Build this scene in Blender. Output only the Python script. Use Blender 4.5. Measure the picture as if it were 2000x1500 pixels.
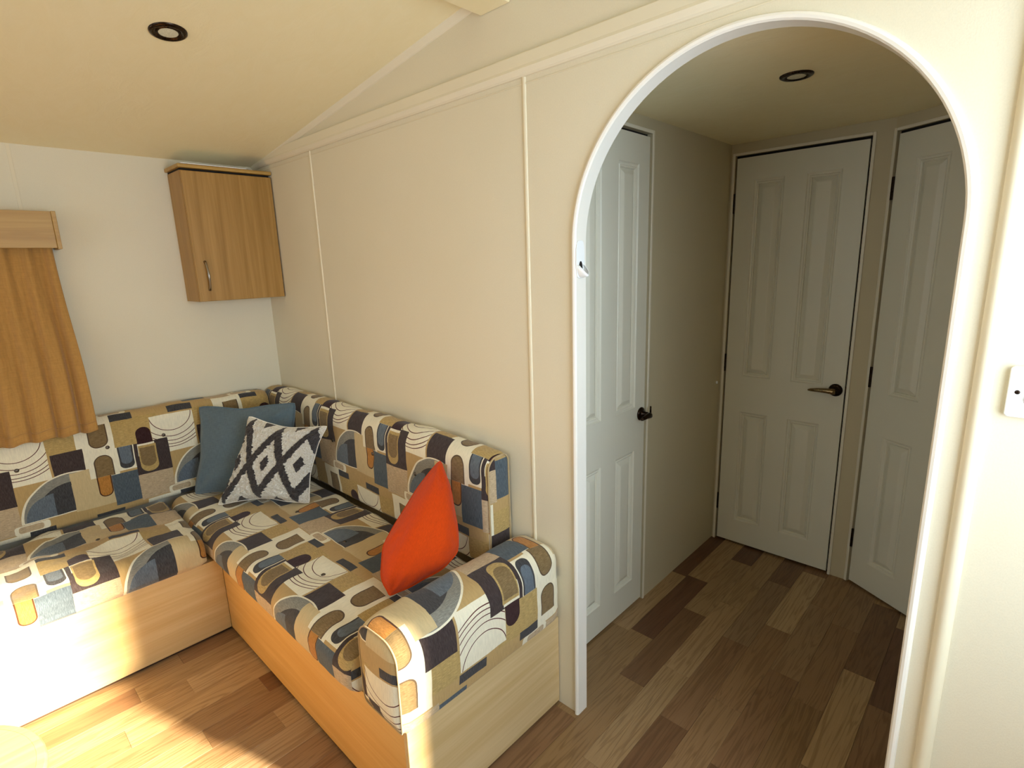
import bpy, bmesh, math, random
from mathutils import Vector, Matrix, noise
random.seed(7)
for o in list(bpy.data.objects): bpy.data.objects.remove(o, do_unlink=True)
SC = bpy.context.scene
COL = SC.collection

# ------------------------------------------------------------------ camera
cd = bpy.data.cameras.new('camera'); cam = bpy.data.objects.new('camera', cd); COL.objects.link(cam)
cd.sensor_fit = 'HORIZONTAL'; cd.sensor_width = 36.0; cd.lens = 36.0*1054.43/2000.0
cd.clip_start = 0.02; cd.clip_end = 100
Rv = Vector((0.72801637, 0.68482784, -0.03166994)); Uv = Vector((-0.12689646, 0.18000875, 0.97544561)); Fv = Vector((-0.67371318, 0.70612157, -0.21795155))
mw = Matrix((Rv, Uv, -Fv)).transposed().to_4x4(); mw.translation = Vector((2.8639, -1.2036, 1.4456))
cam.matrix_world = mw
SC.camera = cam

# ------------------------------------------------------------------ light
SC.view_settings.view_transform = 'Standard'; SC.view_settings.look = 'None'
SC.view_settings.gamma = 1.0; SC.view_settings.use_curve_mapping = False
SC.view_settings.exposure = 0.22
W = bpy.data.worlds.new('world'); SC.world = W; W.use_nodes = True
bg = W.node_tree.nodes['Background']; bg.inputs[0].default_value = (0.75, 0.87, 1.0, 1); bg.inputs[1].default_value = 1.6

def area(name, loc, direction, sx, sy, power, color, spread=180):
    l = bpy.data.lights.new(name, 'AREA'); l.shape = 'RECTANGLE'; l.size = sx; l.size_y = sy
    l.energy = power; l.color = color; l.spread = math.radians(spread)
    o = bpy.data.objects.new(name, l); COL.objects.link(o); o.location = loc
    o.rotation_euler = Vector(direction).to_track_quat('-Z', 'Y').to_euler(); return o
# daylight through the front window, the side window and the glazed side door
area('front_window_daylight', (1.9, -3.28, 1.30), (0, 1, -0.05), 2.3, 1.1, 5, (0.90, 0.95, 1.0))
area('door_daylight', (3.37, -0.56, 1.38), (-1, 0.0, -0.12), 0.78, 0.95, 15.5, (0.68, 0.84, 1.0), 150)
area('side_window_daylight', (0.03, -2.1, 1.2), (1, 0, -0.05), 0.5, 0.5, 2, (1.0, 0.96, 0.9))
sl = bpy.data.lights.new('sun', 'SUN'); sl.energy = 37; sl.angle = math.radians(5.0); sl.color = (1.0, 0.86, 0.64)
sun = bpy.data.objects.new('sun', sl); COL.objects.link(sun)
sun.rotation_euler = Vector((-1, -0.35, -0.50)).to_track_quat('-Z', 'Y').to_euler()

# ------------------------------------------------------------------ helpers
def s2l(c):
    return tuple(((x/12.92) if x <= 0.04045 else ((x+0.055)/1.055)**2.4) for x in c)
def hexc(h):
    h = h.lstrip('#'); return s2l([int(h[i:i+2], 16)/255 for i in (0, 2, 4)])+(1,)
class NT:
    def __init__(s, name, rough=0.6, spec=0.5, metal=0):
        s.m = bpy.data.materials.new(name); s.m.use_nodes = True; s.t = s.m.node_tree
        s.b = s.t.nodes['Principled BSDF']; s.set('Roughness', rough); s.set('Specular IOR Level', spec); s.set('Metallic', metal)
    def set(s, k, v):
        if hasattr(v, 'links'): s.t.links.new(v, s.b.inputs[k])
        else: s.b.inputs[k].default_value = v
    def n(s, typ, ins=(), out=0, **kw):
        nd = s.t.nodes.new(typ)
        for k, v in kw.items(): setattr(nd, k, v)
        items = ins.items() if isinstance(ins, dict) else enumerate(ins)
        for k, v in items:
            if v is None: continue
            if hasattr(v, 'links'): s.t.links.new(v, nd.inputs[k])
            else: nd.inputs[k].default_value = v
        return nd.outputs[out]
    def M(s, op, *a): return s.n('ShaderNodeMath', a, operation=op)
    def V(s, op, *a, out=0): return s.n('ShaderNodeVectorMath', a, out=out, operation=op)
    def mix(s, f, a, b, blend='MIX'):
        nd = s.t.nodes.new('ShaderNodeMix'); nd.data_type = 'RGBA'; nd.blend_type = blend
        for i, v in ((0, f), (6, a), (7, b)):
            if hasattr(v, 'links'): s.t.links.new(v, nd.inputs[i])
            else: nd.inputs[i].default_value = v
        return nd.outputs[2]
    def noise(s, vec, scale, detail=3, rough=0.5, dist=0.0):
        return s.n('ShaderNodeTexNoise', {'Vector': vec, 'Scale': scale, 'Detail': detail, 'Roughness': rough, 'Distortion': dist})
    def bump(s, h, strength=0.3, dist=0.002):
        s.set('Normal', s.n('ShaderNodeBump', {'Height': h, 'Strength': strength, 'Distance': dist}))
    def ramp(s, f, stops):
        nd = s.t.nodes.new('ShaderNodeValToRGB'); s.t.links.new(f, nd.inputs[0]); cr = nd.color_ramp
        while len(cr.elements) < len(stops): cr.elements.new(0.5)
        for e, (p, c) in zip(cr.elements, stops): e.position = p; e.color = c
        return nd.outputs[0]
    def pos(s): return s.n('ShaderNodeNewGeometry')
    def objc(s): return s.n('ShaderNodeTexCoord', out=3)
    def scale(s, v, k): return s.V('MULTIPLY', v, k)

def paint(name, col, rough=0.5, bumpy=None, var=0.04, spec=0.4):
    t = NT(name, rough, spec); p = t.pos()
    n = t.noise(p, 3.0, 3); c = hexc(col)
    t.set('Base Color', t.mix(n, tuple(x*(1-var) for x in c[:3])+(1,), tuple(min(1, x*(1+var)) for x in c[:3])+(1,)))
    if bumpy: t.bump(t.noise(p, bumpy[0], 3), bumpy[1], bumpy[2])
    return t.m
def metal(name, col, rough=0.3):
    t = NT(name, rough, 0.5, 1.0); t.set('Base Color', hexc(col)); n = t.noise(t.pos(), 300, 2)
    t.set('Roughness', t.n('ShaderNodeMapRange', {'Value': n, 'To Min': rough*0.8, 'To Max': rough*1.2})); return t.m
def wood(name, c1, c2, axis, rough=0.42, spec=0.4, fine=1.0):
    t = NT(name, rough, spec); p = t.pos()
    k = [26.0, 26.0, 26.0]; k[axis] = 1.1
    v = t.scale(p, tuple(k)); n1 = t.noise(v, 1.2*fine, 4, 0.6, 0.6)
    k2 = [190.0]*3; k2[axis] = 5
    n2 = t.noise(t.scale(p, tuple(k2)), 1.0, 2)
    c = t.ramp(n1, [(0.3, hexc(c1)), (0.7, hexc(c2))])
    c = t.mix(t.M('MULTIPLY', n2, 0.35), c, t.mix(1.0, c, (0.62, 0.55, 0.45, 1), 'MULTIPLY'))
    t.set('Base Color', c); t.bump(n2, 0.15, 0.0006); return t.m

# ---- materials
def wall_mat():
    t = NT('cream_vinyl_wallboard', 0.62, 0.3); p = t.pos()
    n = t.noise(p, 2.2, 4); w = t.noise(t.scale(p, (420, 420, 260)), 1.0, 2); b = t.noise(p, 30, 3)
    c = t.mix(n, hexc('#E1D8BC'), hexc('#E9E0C8')); c = t.mix(t.M('MULTIPLY', w, 0.3), c, hexc('#C9B898'))
    t.set('Base Color', c); t.bump(t.M('ADD', w, b), 0.22, 0.0012); return t.m
def ceil_mat():
    t = NT('embossed_ceiling_board', 0.6, 0.3); p = t.pos()
    n = t.noise(t.scale(p, (4, 9, 9)), 1.6, 4, 0.6, 1.5); f = t.noise(p, 160, 3)
    c = t.mix(n, hexc('#F1E3B6'), hexc('#F6EBC6'))
    t.set('Base Color', c); t.bump(t.M('ADD', t.M('MULTIPLY', n, 1.5), t.M('MULTIPLY', f, 0.3)), 0.24, 0.004); return t.m
def floor_mat():
    t = NT('oak_effect_plank', 0.38, 0.45); p = t.pos(); r = t.n('ShaderNodeObjectInfo', out=5)
    off = t.n('ShaderNodeCombineXYZ', {'X': t.M('MULTIPLY', r, 37.0), 'Y': t.M('MULTIPLY', r, 91.0)})
    q = t.V('ADD', p, off)
    n1 = t.noise(t.scale(q, (22, 1.3, 1)), 1.0, 3, 0.55, 0.4)
    rings = t.M('SINE', t.M('MULTIPLY', n1, 60.0))
    n2 = t.noise(t.scale(q, (260, 9, 1)), 1.0, 3, 0.6)
    n3 = t.noise(t.scale(q, (30, 4, 1)), 1.0, 2)
    base = t.ramp(r, [(0.0, hexc('#AA8E66')), (0.2, hexc('#835A3A')), (0.34, hexc('#B89A70')), (0.5, hexc('#74492C')), (0.66, hexc('#BEA27A')), (0.82, hexc('#5E3624')), (1.0, hexc('#9C7C52'))])
    d = t.mix(1.0, base, (0.42, 0.33, 0.24, 1), 'MULTIPLY')
    f = t.M('ADD', t.M('MULTIPLY', t.M('MAXIMUM', rings, 0.0), 0.42), t.M('MULTIPLY', n2, 0.5))
    c = t.mix(f, base, d); c = t.mix(t.M('MULTIPLY', n3, 0.15), c, hexc('#C9A878'))
    t.set('Base Color', c); t.set('Roughness', t.n('ShaderNodeMapRange', {'Value': n2, 'To Min': 0.3, 'To Max': 0.48}))
    t.bump(n2, 0.12, 0.0008); return t.m

def retro_fabric():
    """Retro geometric upholstery; UVs are metres on the cloth, one repeat is 0.53 x 0.40 m."""
    t = NT('retro_geometric_upholstery', 0.85, 0.15)
    TW, TH = 0.53, 0.40
    uv = t.n('ShaderNodeUVMap')
    wob = t.n('ShaderNodeTexNoise', {'Vector': uv, 'Scale': 9.0, 'Detail': 1.0}, out=1)
    uvw = t.V('ADD', uv, t.scale(t.V('SUBTRACT', wob, (0.5, 0.5, 0.5)), (0.007, 0.007, 0)))
    sx = t.n('ShaderNodeSeparateXYZ', (uvw,)); sy = sx.node.outputs[1]
    row = t.M('FLOOR', t.M('DIVIDE', sy, TH))
    u = t.M('FLOORED_MODULO', t.M('ADD', sx, t.M('MULTIPLY', row, 0.21)), TW)
    v = t.M('FLOORED_MODULO', sy, TH)
    P = t.n('ShaderNodeCombineXYZ', {'X': u, 'Y': v})
    streak = t.noise(t.scale(uv, (700, 60, 1)), 1.0, 2, 0.6)
    hstreak = t.noise(t.scale(uv, (60, 700, 1)), 1.0, 2, 0.6)
    def C(h, kind=0):
        c = hexc(h)
        if kind == 0: return c
        w = streak if kind == 1 else hstreak
        w = t.n('ShaderNodeMapRange', {'Value': w, 'From Min': 0.42, 'From Max': 0.62})
        hi = tuple(min(1, x*1.6+0.02) for x in c[:3])+(1,)
        return t.mix(t.M('MULTIPLY', w, 0.75), c, hi)
    cur = [C('#B89A66')]
    def box(u0, u1, v0, v1, col, r=0.0, clip=None, edge=None):
        """rounded rectangle; clip: 'b','t','l','r' = that side stays square"""
        U0, U1, V0, V1 = u0, u1, v0, v1; cl = None
        if r and clip == 'b': V0 = v0-2*r; cl = ('GREATER_THAN', v, v0)
        if r and clip == 't': V1 = v1+2*r; cl = ('LESS_THAN', v, v1)
        if r and clip == 'r': U1 = u1+2*r; cl = ('LESS_THAN', u, u1)
        cx, cy, hx, hy = (U0+U1)/2, (V0+V1)/2, (U1-U0)/2-r, (V1-V0)/2-r
        q = t.V('MAXIMUM', t.V('SUBTRACT', t.V('ABSOLUTE', t.V('SUBTRACT', P, (cx, cy, 0))), (hx, hy, 0)), (0, 0, 0))
        d = t.V('LENGTH', q, out=1)
        f = t.M('LESS_THAN', d, r+0.0003)
        if cl:
            f = t.M('MULTIPLY', f, t.M(*cl))
        if edge:
            cur[0] = t.mix(f, cur[0], C(edge)); f = t.M('LESS_THAN', d, r-0.004)
            if cl: f = t.M('MULTIPLY', f, t.M(*cl))
        cur[0] = t.mix(f, cur[0], col)
    def disc(cu, cv, r, col, umax=None, vmin=None):
        d = t.V('LENGTH', t.V('SUBTRACT', P, (cu, cv, 0)), out=1); f = t.M('LESS_THAN', d, r)
        if umax is not None: f = t.M('MULTIPLY', f, t.M('LESS_THAN', u, umax))
        if vmin is not None: f = t.M('MULTIPLY', f, t.M('GREATER_THAN', v, vmin))
        cur[0] = t.mix(f, cur[0], col)
    cream = C('#EBE3C8'); brown = C('#382D2B', 1); slate = C('#383738', 1); blue = C('#59626A', 1)
    teal = C('#475158', 1); grey = C('#7C7A70', 2); gbeige = C('#AE997A', 2); lbeige = C('#CBB588'); khaki = C('#75603E', 2)
    tan2 = C('#A68C56', 2); mar = C('#2E1415', 1); orng = C('#A5702F', 1)
    # top bands and long tan areas
    box(0.34, 0.53, 0.262, 0.375, tan2); box(0.14, 0.235, 0.29, 0.37, tan2)
    box(0.325, 0.443, 0.372, 0.40, slate); box(0.047, 0.146, 0.368, 0.396, slate)
    # arcs panel (wraps)
    for s in (0, TW):
        box(-0.03+s, 0.142+s, 0.195, 0.362, cream)
        d = t.V('LENGTH', t.V('MULTIPLY', t.V('SUBTRACT', P, (0.052+s, 0.375, 0)), (1.0, 1.0, 0)), out=1)
        line = None
        for rr in (0.085, 0.112, 0.132, 0.148, 0.160):
            l = t.M('LESS_THAN', t.M('ABSOLUTE', t.M('SUBTRACT', d, rr)), 0.0014)
            line = l if line is None else t.M('MAXIMUM', line, l)
        inp = t.M('MULTIPLY', t.M('MULTIPLY', t.M('GREATER_THAN', u, -0.03+s), t.M('LESS_THAN', u, 0.142+s)), t.M('MULTIPLY', t.M('GREATER_THAN', v, 0.195), t.M('LESS_THAN', v, 0.362)))
        cur[0] = t.mix(t.M('MULTIPLY', line, inp), cur[0], C('#5A2420'))
    # hourglass cream with holes
    box(0.235, 0.362, 0.140, 0.40, cream); 
    box(0.277, 0.344, 0.278, 0.372, khaki, 0.030, 't', '#5B4A38')
    box(0.280, 0.345, 0.150, 0.243, khaki, 0.030, 'b', '#5B4A38')
    box(0.150, 0.252, 0.198, 0.290, brown)
    # big quarter-round D
    disc(0.197, 0.036, 0.172, cream, 0.262, 0.036); disc(0.197, 0.040, 0.163, grey, 0.255, 0.040)
    box(0.196, 0.262, 0.035, 0.20, lbeige); disc(0.197, 0.040, 0.128, slate, 0.197, 0.040)
    disc(0.135, 0.040, 0.095, blue, 0.135, 0.040)
    box(0.196, 0.330, 0.030, 0.152, lbeige); box(0.280, 0.329, 0.066, 0.152, orng, 0.022, 't', '#4A2A18')
    box(0.330, 0.424, 0.012, 0.148, teal)
    for s in (0, -TW):
        box(0.424+s, 0.555+s, 0.004, 0.119, gbeige); box(0.424+s, 0.556+s, 0.119, 0.262, brown)
    box(0.362, 0.424, 0.158, 0.262, cream); box(0.368, 0.420, 0.164, 0.262, slate, 0.022, 't'); box(0.374, 0.414, 0.184, 0.262, blue, 0.018, 't')
    box(0.438, 0.502, 0.205, 0.258, cream); box(0.440, 0.506, 0.128, 0.250, tan2, 0.030, 't'); box(0.445, 0.500, 0.152, 0.240, khaki, 0.026, 't')
    box(0.440, 0.498, 0.258, 0.330, mar, 0.028, 'b')
    box(0.0, 0.108, 0.0, 0.034, cream, 0.010); box(0.012, 0.088, 0.004, 0.030, gbeige, 0.010)
    fine = t.noise(t.scale(uv, (900, 900, 1)), 1.0, 2); mid = t.noise(t.scale(uv, (240, 40, 1)), 1.0, 3)
    k = t.n('ShaderNodeMapRange', {'Value': t.M('ADD', t.M('MULTIPLY', fine, 0.6), t.M('MULTIPLY', mid, 0.4)), 'From Min': 0.3, 'From Max': 0.7, 'To Min': 0.80, 'To Max': 1.12})
    col = t.V('MULTIPLY', cur[0], t.n('ShaderNodeCombineXYZ', (k, k, k)))
    t.set('Base Color', col); t.bump(fine, 0.35, 0.001)
    t.b.inputs['Sheen Weight'].default_value = 0.15
    return t.m

def cloth(name, c, scale=500, var=0.3, sheen=0.3, bs=0.4, bd=0.0015):
    t = NT(name, 0.9, 0.12); uv = t.n('ShaderNodeUVMap')
    a = t.noise(t.scale(uv, (scale, scale*0.12, 1)), 1.0, 3); b = t.noise(t.scale(uv, (scale*0.12, scale, 1)), 1.0, 3)
    f = t.M('MULTIPLY', t.M('ADD', a, b), 0.5); c = hexc(c)
    t.set('Base Color', t.mix(t.n('ShaderNodeMapRange', {'Value': f, 'From Min': 0.35, 'From Max': 0.65}), tuple(x*(1-var) for x in c[:3])+(1,), tuple(min(1, x*(1+var)) for x in c[:3])+(1,)))
    t.bump(f, bs, bd); t.b.inputs['Sheen Weight'].default_value = sheen; return t.m

def tuft_height(u, v):
    """1 on the dark tufted lattice (single row of diamonds), used for the relief; the material repeats it"""
    P = 2.5; x = (u*P+0.25+(v-0.5)*-0.10) % 1.0; tri = abs(2*x-1)
    f = tri+abs(v-0.5)*2.40
    if abs(f-1) < 0.235 or f < 0.27: return 1.0
    if (1-tri)*0.9+(0.5-abs(v-0.5))*4.5 < 0.30: return 1.0
    return 0.0
def tufted_mat():
    t = NT('tufted_cream_and_charcoal_wool', 0.95, 0.1); uv = t.n('ShaderNodeUVMap')
    w = t.n('ShaderNodeTexNoise', {'Vector': uv, 'Scale': 38.0, 'Detail': 2.0}, out=1)
    uvw = t.V('ADD', uv, t.scale(t.V('SUBTRACT', w, (0.5, 0.5, 0.5)), (0.030, 0.030, 0)))
    u = t.n('ShaderNodeSeparateXYZ', (uvw,)); v = u.node.outputs[1]
    vc = t.M('SUBTRACT', v, 0.5)
    x = t.M('FLOORED_MODULO', t.M('ADD', t.M('ADD', t.M('MULTIPLY', u, 2.5), 0.25), t.M('MULTIPLY', vc, -0.10)), 1.0)
    tri = t.M('ABSOLUTE', t.M('SUBTRACT', t.M('MULTIPLY', x, 2.0), 1.0)); av = t.M('ABSOLUTE', vc)
    f = t.M('ADD', tri, t.M('MULTIPLY', av, 2.40))
    a = t.M('LESS_THAN', t.M('ABSOLUTE', t.M('SUBTRACT', f, 1.0)), 0.235); b = t.M('LESS_THAN', f, 0.27)
    g = t.M('LESS_THAN', t.M('ADD', t.M('MULTIPLY', t.M('SUBTRACT', 1.0, tri), 0.9), t.M('MULTIPLY', t.M('SUBTRACT', 0.5, av), 4.5)), 0.30)
    dark = t.M('MAXIMUM', a, t.M('MAXIMUM', b, g))
    n = t.n('ShaderNodeMapRange', {'Value': t.noise(t.scale(uv, (75, 75, 1)), 1.0, 4, 0.65), 'From Min': 0.35, 'From Max': 0.6})
    cr = t.mix(n, hexc('#E2D8BC'), hexc('#FFFCF2')); dk = t.mix(n, hexc('#241F1E'), hexc('#453C39'))  # hollows between the tufts are shaded in the colour itself
    t.set('Base Color', t.mix(dark, cr, dk)); t.bump(n, 0.7, 0.006); t.b.inputs['Sheen Weight'].default_value = 0.3; return t.m

M_wall = wall_mat(); M_ceil = ceil_mat(); M_floor = floor_mat(); M_fab = retro_fabric()
M_trim = paint('white_plastic_trim', '#EFE9DC', 0.35); M_bead = paint('cream_vinyl_trim', '#E4D8BA', 0.5, (400, 0.2, 0.0006))
M_cornice = paint('pale_cornice_moulding', '#E8DEC4', 0.45)
M_door = paint('white_moulded_door_skin', '#DFDBC8', 0.42, (220, 0.15, 0.0006)); M_frame = paint('door_frame_gloss', '#E4DCC8', 0.4)
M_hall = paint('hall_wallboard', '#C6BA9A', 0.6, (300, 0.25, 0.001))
M_dark = paint('shadow_gap_black', '#1A1410', 0.8); M_sub = paint('subfloor_board', '#3A2616', 0.8)
M_oakv = wood('oak_foil_upright_grain', '#9A7232', '#B88E4C', 2); M_oaky = wood('oak_foil_cross_grain', '#A67C36', '#C09A52', 1)
M_basey = wood('ash_foil_left_plinth', '#CDAA70', '#DEC28E', 1); M_basex = wood('ash_foil_right_plinth_bounce_tint', '#D2A056', '#DFB36C', 0)  # right plinth: same foil with warm floor bounce tinted into its colour
M_baseend = wood('ash_foil_end_panel', '#C9AC78', '#DBC294', 1)
M_table = wood('pale_oak_table_top', '#BF9A60', '#D3B27A', 1, 0.3)
M_bronze = metal('aged_bronze', '#3A2E26', 0.28); M_brass = metal('satin_antique_brass', '#8C7756', 0.28); M_nickel = metal('satin_nickel', '#9B948A', 0.3)
M_curtain = cloth('caramel_suede_curtain', '#B08448', 260, 0.10, 0.25, 0.5, 0.002)
M_blue = cloth('slate_blue_linen', '#5C6B72', 330, 0.16); M_orange = cloth('burnt_orange_velvet', '#CC430A', 420, 0.12, 0.12)
M_tuft = tufted_mat(); M_pipe = cloth('upholstery_piping', '#B29A70', 600, 0.15)
M_btn = metal('button_worn_metal', '#6A625C', 0.4)
M_white = paint('white_plastic', '#F1F1EE', 0.3)
def glass_mat():
    t = NT('window_glass', 0.02, 0.5); t.b.inputs['Transmission Weight'].default_value = 1.0; t.set('Base Color', (1, 1, 1, 1)); t.b.inputs['IOR'].default_value = 1.05; return t.m
M_glass = glass_mat()
def lens_mat():
    t = NT('frosted_lamp_glass', 0.15, 0.6); n = t.noise(t.pos(), 400, 2); t.set('Base Color', t.mix(n, hexc('#B4B08E'), hexc('#F4F0DC'))); t.bump(n, 0.6, 0.002); return t.m
M_lens = lens_mat()

# ---- mesh tools
def mobj(name, verts, faces, mat, parent=None, smooth=False, uvs=None, loc=None):
    me = bpy.data.meshes.new(name); me.from_pydata([tuple(v) for v in verts], [], faces); me.update()
    bm = bmesh.new(); bm.from_mesh(me)
    bmesh.ops.recalc_face_normals(bm, faces=bm.faces); bm.to_mesh(me); bm.free()
    if mat: me.materials.append(mat)
    if uvs:
        ul = me.uv_layers.new(name='UVMap')
        for lp in me.loops: ul.data[lp.index].uv = uvs[lp.vertex_index]
    if smooth:
        for p in me.polygons: p.use_smooth = True
    o = bpy.data.objects.new(name, me); COL.objects.link(o)
    if loc: o.location = loc
    if parent: o.parent = parent
    return o
def bev(o, w=0.002, seg=2, ang=40):
    m = o.modifiers.new('bevel', 'BEVEL'); m.width = w; m.segments = seg; m.limit_method = 'ANGLE'; m.angle_limit = math.radians(ang); return o
BF = [(0, 1, 3, 2), (4, 6, 7, 5), (0, 4, 5, 1), (2, 3, 7, 6), (0, 2, 6, 4), (1, 5, 7, 3)]
def box(name, a, b, mat, parent=None, bw=0.0, seg=2):
    vs = [(x, y, z) for x in (a[0], b[0]) for y in (a[1], b[1]) for z in (a[2], b[2])]
    o = mobj(name, vs, BF, mat, parent)
    return bev(o, bw, seg) if bw else o
def prism(name, pts, axis, a, b, mat, parent=None, bw=0):
    """pts 2D polygon in the plane normal to axis; extruded from a to b"""
    def mk(p, h):
        return (h, p[0], p[1]) if axis == 0 else (p[0], h, p[1]) if axis == 1 else (p[0], p[1], h)
    n = len(pts); vs = [mk(p, a) for p in pts]+[mk(p, b) for p in pts]
    fs = [tuple(range(n)), tuple(range(2*n-1, n-1, -1))]+[(i, (i+1) % n, n+(i+1) % n, n+i) for i in range(n)]
    o = mobj(name, vs, fs, mat, parent); return bev(o, bw) if bw else o
def tube(name, pts, r, mat, parent=None, n=10, closed=False, flat=None):
    pts = [Vector(p) for p in pts]; vs = []; fs = []; N = len(pts); up = None
    for i, p in enumerate(pts):
        if closed: d = pts[(i+1) % N]-pts[i-1]
        else: d = pts[min(i+1, N-1)]-pts[max(i-1, 0)]
        d.normalize()
        if up is None: up = d.orthogonal().normalized()
        up = (up-d*up.dot(d)).normalized(); s = d.cross(up)
        rr = r[i] if isinstance(r, (list, tuple)) else r
        for k in range(n):
            a = 2*math.pi*k/n; vs.append(p+(up*math.cos(a)+s*math.sin(a))*rr)
    for i in range(N if closed else N-1):
        j = (i+1) % N
        for k in range(n): fs.append((i*n+k, i*n+(k+1) % n, j*n+(k+1) % n, j*n+k))
    if not closed: fs += [tuple(range(n)), tuple(range(N*n-1, N*n-n-1, -1))]
    return mobj(name, vs, fs, mat, parent, True)
def lathe(name, prof, mat, parent=None, M=None, n=32, close=True):
    """prof: (radius, height) list around local Z"""
    vs = []; fs = []; N = len(prof)
    for r, h in prof:
        for k in range(n):
            a = 2*math.pi*k/n; p = Vector((r*math.cos(a), r*math.sin(a), h)); vs.append(M @ p if M else p)
    for i in range(N-1):
        for k in range(n): fs.append((i*n+k, i*n+(k+1) % n, (i+1)*n+(k+1) % n, (i+1)*n+k))
    if close: fs += [tuple(range(n)), tuple(range(N*n-1, N*n-n-1, -1))]
    return mobj(name, vs, fs, mat, parent, True)
def empty(name, loc):
    o = bpy.data.objects.new(name, None); COL.objects.link(o); o.location = loc; o.empty_display_size = 0.05; return o
def tag(o, label=None, cat=None, group=None, kind=None):
    if label: o['label'] = label
    if cat: o['category'] = cat
    if group: o['group'] = group
    if kind: o['kind'] = kind
    return o
def struct(o, label=None): return tag(o, label, None, None, 'structure')
def adopt(root, parts):
    """parent world-space parts under a root standing at its own place"""
    for p in parts:
        p.parent = root; p.matrix_parent_inverse = Matrix.Translation(root.location).inverted()
    return root

# ------------------------------------------------------------------ the room
XR = 3.40; YF = -3.30; HZ = 1.936; GY = 1.399; T = 0.034
def zc(x): return 1.947+0.138*x if x <= 1.70 else 1.947+0.138*(3.40-x)
# floor slab and boards
floor = struct(box('floor', (-0.05, YF-0.05, -0.05), (XR+0.05, 2.2, -0.004), M_sub), 'wood-effect vinyl plank floor in staggered boards')
PW = 0.0973; x0 = 1.8755-PW*13
known = {0: 0.278, 1: 0.540, 2: 0.181, 3: 0.472, 4: 0.650, 5: 0.412, 6: 0.825, 7: 0.582, -12: -1.16, -11: -1.02, -10: -0.73, -9: -0.84}
meshes = {}
for c in range(0, 30):
    xa = x0+c*PW; xb = xa+PW
    if xa > XR: break
    off = known.get(c-13, ((c*0.377) % 1)*0.5); off = (off % 0.5)
    y = YF-0.5+off
    ymax = GY+0.03 if (xa > 1.75 and xa < 2.98) else (-0.585 if xb < 1.80 else -0.0)
    while y < ymax:
        ya, yb = max(y, YF), min(y+0.5, ymax); y += 0.5
        if 0 < ymax-yb < 0.04: yb = ymax; y = ymax
        xe = min(xb, XR)
        if yb-ya < 0.03: continue
        key = (round(xe-xa, 4), round(yb-ya, 4))
        if key not in meshes:
            w, l = key; g = 0.0002; e = 0.0006
            vs = [(g, g, -0.0038), (w-g, g, -0.0038), (w-g, l-g, -0.0038), (g, l-g, -0.0038), (g, g, -e), (w-g, g, -e), (w-g, l-g, -e), (g, l-g, -e),
                  (g+e, g+e, 0), (w-g-e, g+e, 0), (w-g-e, l-g-e, 0), (g+e, l-g-e, 0)]
            fs = [(3, 2, 1, 0), (8, 9, 10, 11)]+[(i, (i+1) % 4, 4+(i+1) % 4, 4+i) for i in range(4)]+[(4+i, 4+(i+1) % 4, 8+(i+1) % 4, 8+i) for i in range(4)]
            me = bpy.data.meshes.new('floor_plank'); me.from_pydata(vs, [], fs); me.materials.append(M_floor); meshes[key] = me
        p = bpy.data.objects.new('floor_plank', meshes[key]); COL.objects.link(p); p.location = (xa, ya, 0); p.parent = floor

# left (window) wall
WY0, WY1, WZ0, WZ1 = -2.35, -1.00, 0.92, 1.50
lw = mobj('wall_left', *(lambda: (
    [(x, y, z) for x in (-0.04, 0) for (y, z) in ((0, 0), (0, 1.947), (YF, 1.947), (YF, 0), (WY1, WZ0), (WY1, WZ1), (WY0, WZ1), (WY0, WZ0))],
    [f for s in (0, 8) for f in ((s+0, s+1, s+5, s+4), (s+1, s+2, s+6, s+5), (s+2, s+3, s+7, s+6), (s+3, s+0, s+4, s+7))] +
    [(4, 5, 13, 12), (5, 6, 14, 13), (6, 7, 15, 14), (7, 4, 12, 15), (0, 1, 9, 8), (1, 2, 10, 9), (2, 3, 11, 10), (3, 0, 8, 11)]))(), M_wall)
struct(lw, 'cream wall with window, curtain and wall cabinet')
wn = struct(box('window_1', (-0.035, WY0, WZ0), (-0.015, WY1, WZ0+0.03), M_white), 'white framed window behind caramel curtain')
for a, b in (((-0.035, WY0, WZ1-0.03), (-0.015, WY1, WZ1)), ((-0.035, WY0, WZ0), (-0.015, WY0+0.03, WZ1)), ((-0.035, WY1-0.03, WZ0), (-0.015, WY1, WZ1)), ((-0.035, -1.7, WZ0), (-0.015, -1.66, WZ1))):
    box('window_frame', a, b, M_white, wn, 0.002)
box('pane', (-0.028, WY0, WZ0), (-0.024, WY1, WZ1), M_glass, wn)
struct(box('trim_1', (0, -0.915, 0.3), (0.0015, -0.903, 1.945), M_bead, None, 0.0006), 'thin joint strip above pelmet on left wall')
# small scuff on the wall
# right wall with glazed door opening, front wall with window
DY0, DY1, DZ0, DZ1 = -1.00, -0.06, 0.88, 1.88
def wall_hole(name, axis, at0, at1, A0, A1, top, h):
    (a0, a1, z0, z1) = h; ps = ((A0, 0), (A0, top), (A1, top), (A1, 0), (a0, z0), (a0, z1), (a1, z1), (a1, z0))
    vs = [((s, p[0], p[1]) if axis == 0 else (p[0], s, p[1])) for s in (at0, at1) for p in ps]
    fs = [f for s in (0, 8) for f in ((s+0, s+1, s+5, s+4), (s+1, s+2, s+6, s+5), (s+2, s+3, s+7, s+6), (s+3, s+0, s+4, s+7))]+[(4, 5, 13, 12), (5, 6, 14, 13), (6, 7, 15, 14), (7, 4, 12, 15), (0, 1, 9, 8), (1, 2, 10, 9), (2, 3, 11, 10), (3, 0, 8, 11)]
    return mobj(name, vs, fs, M_wall)
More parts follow.
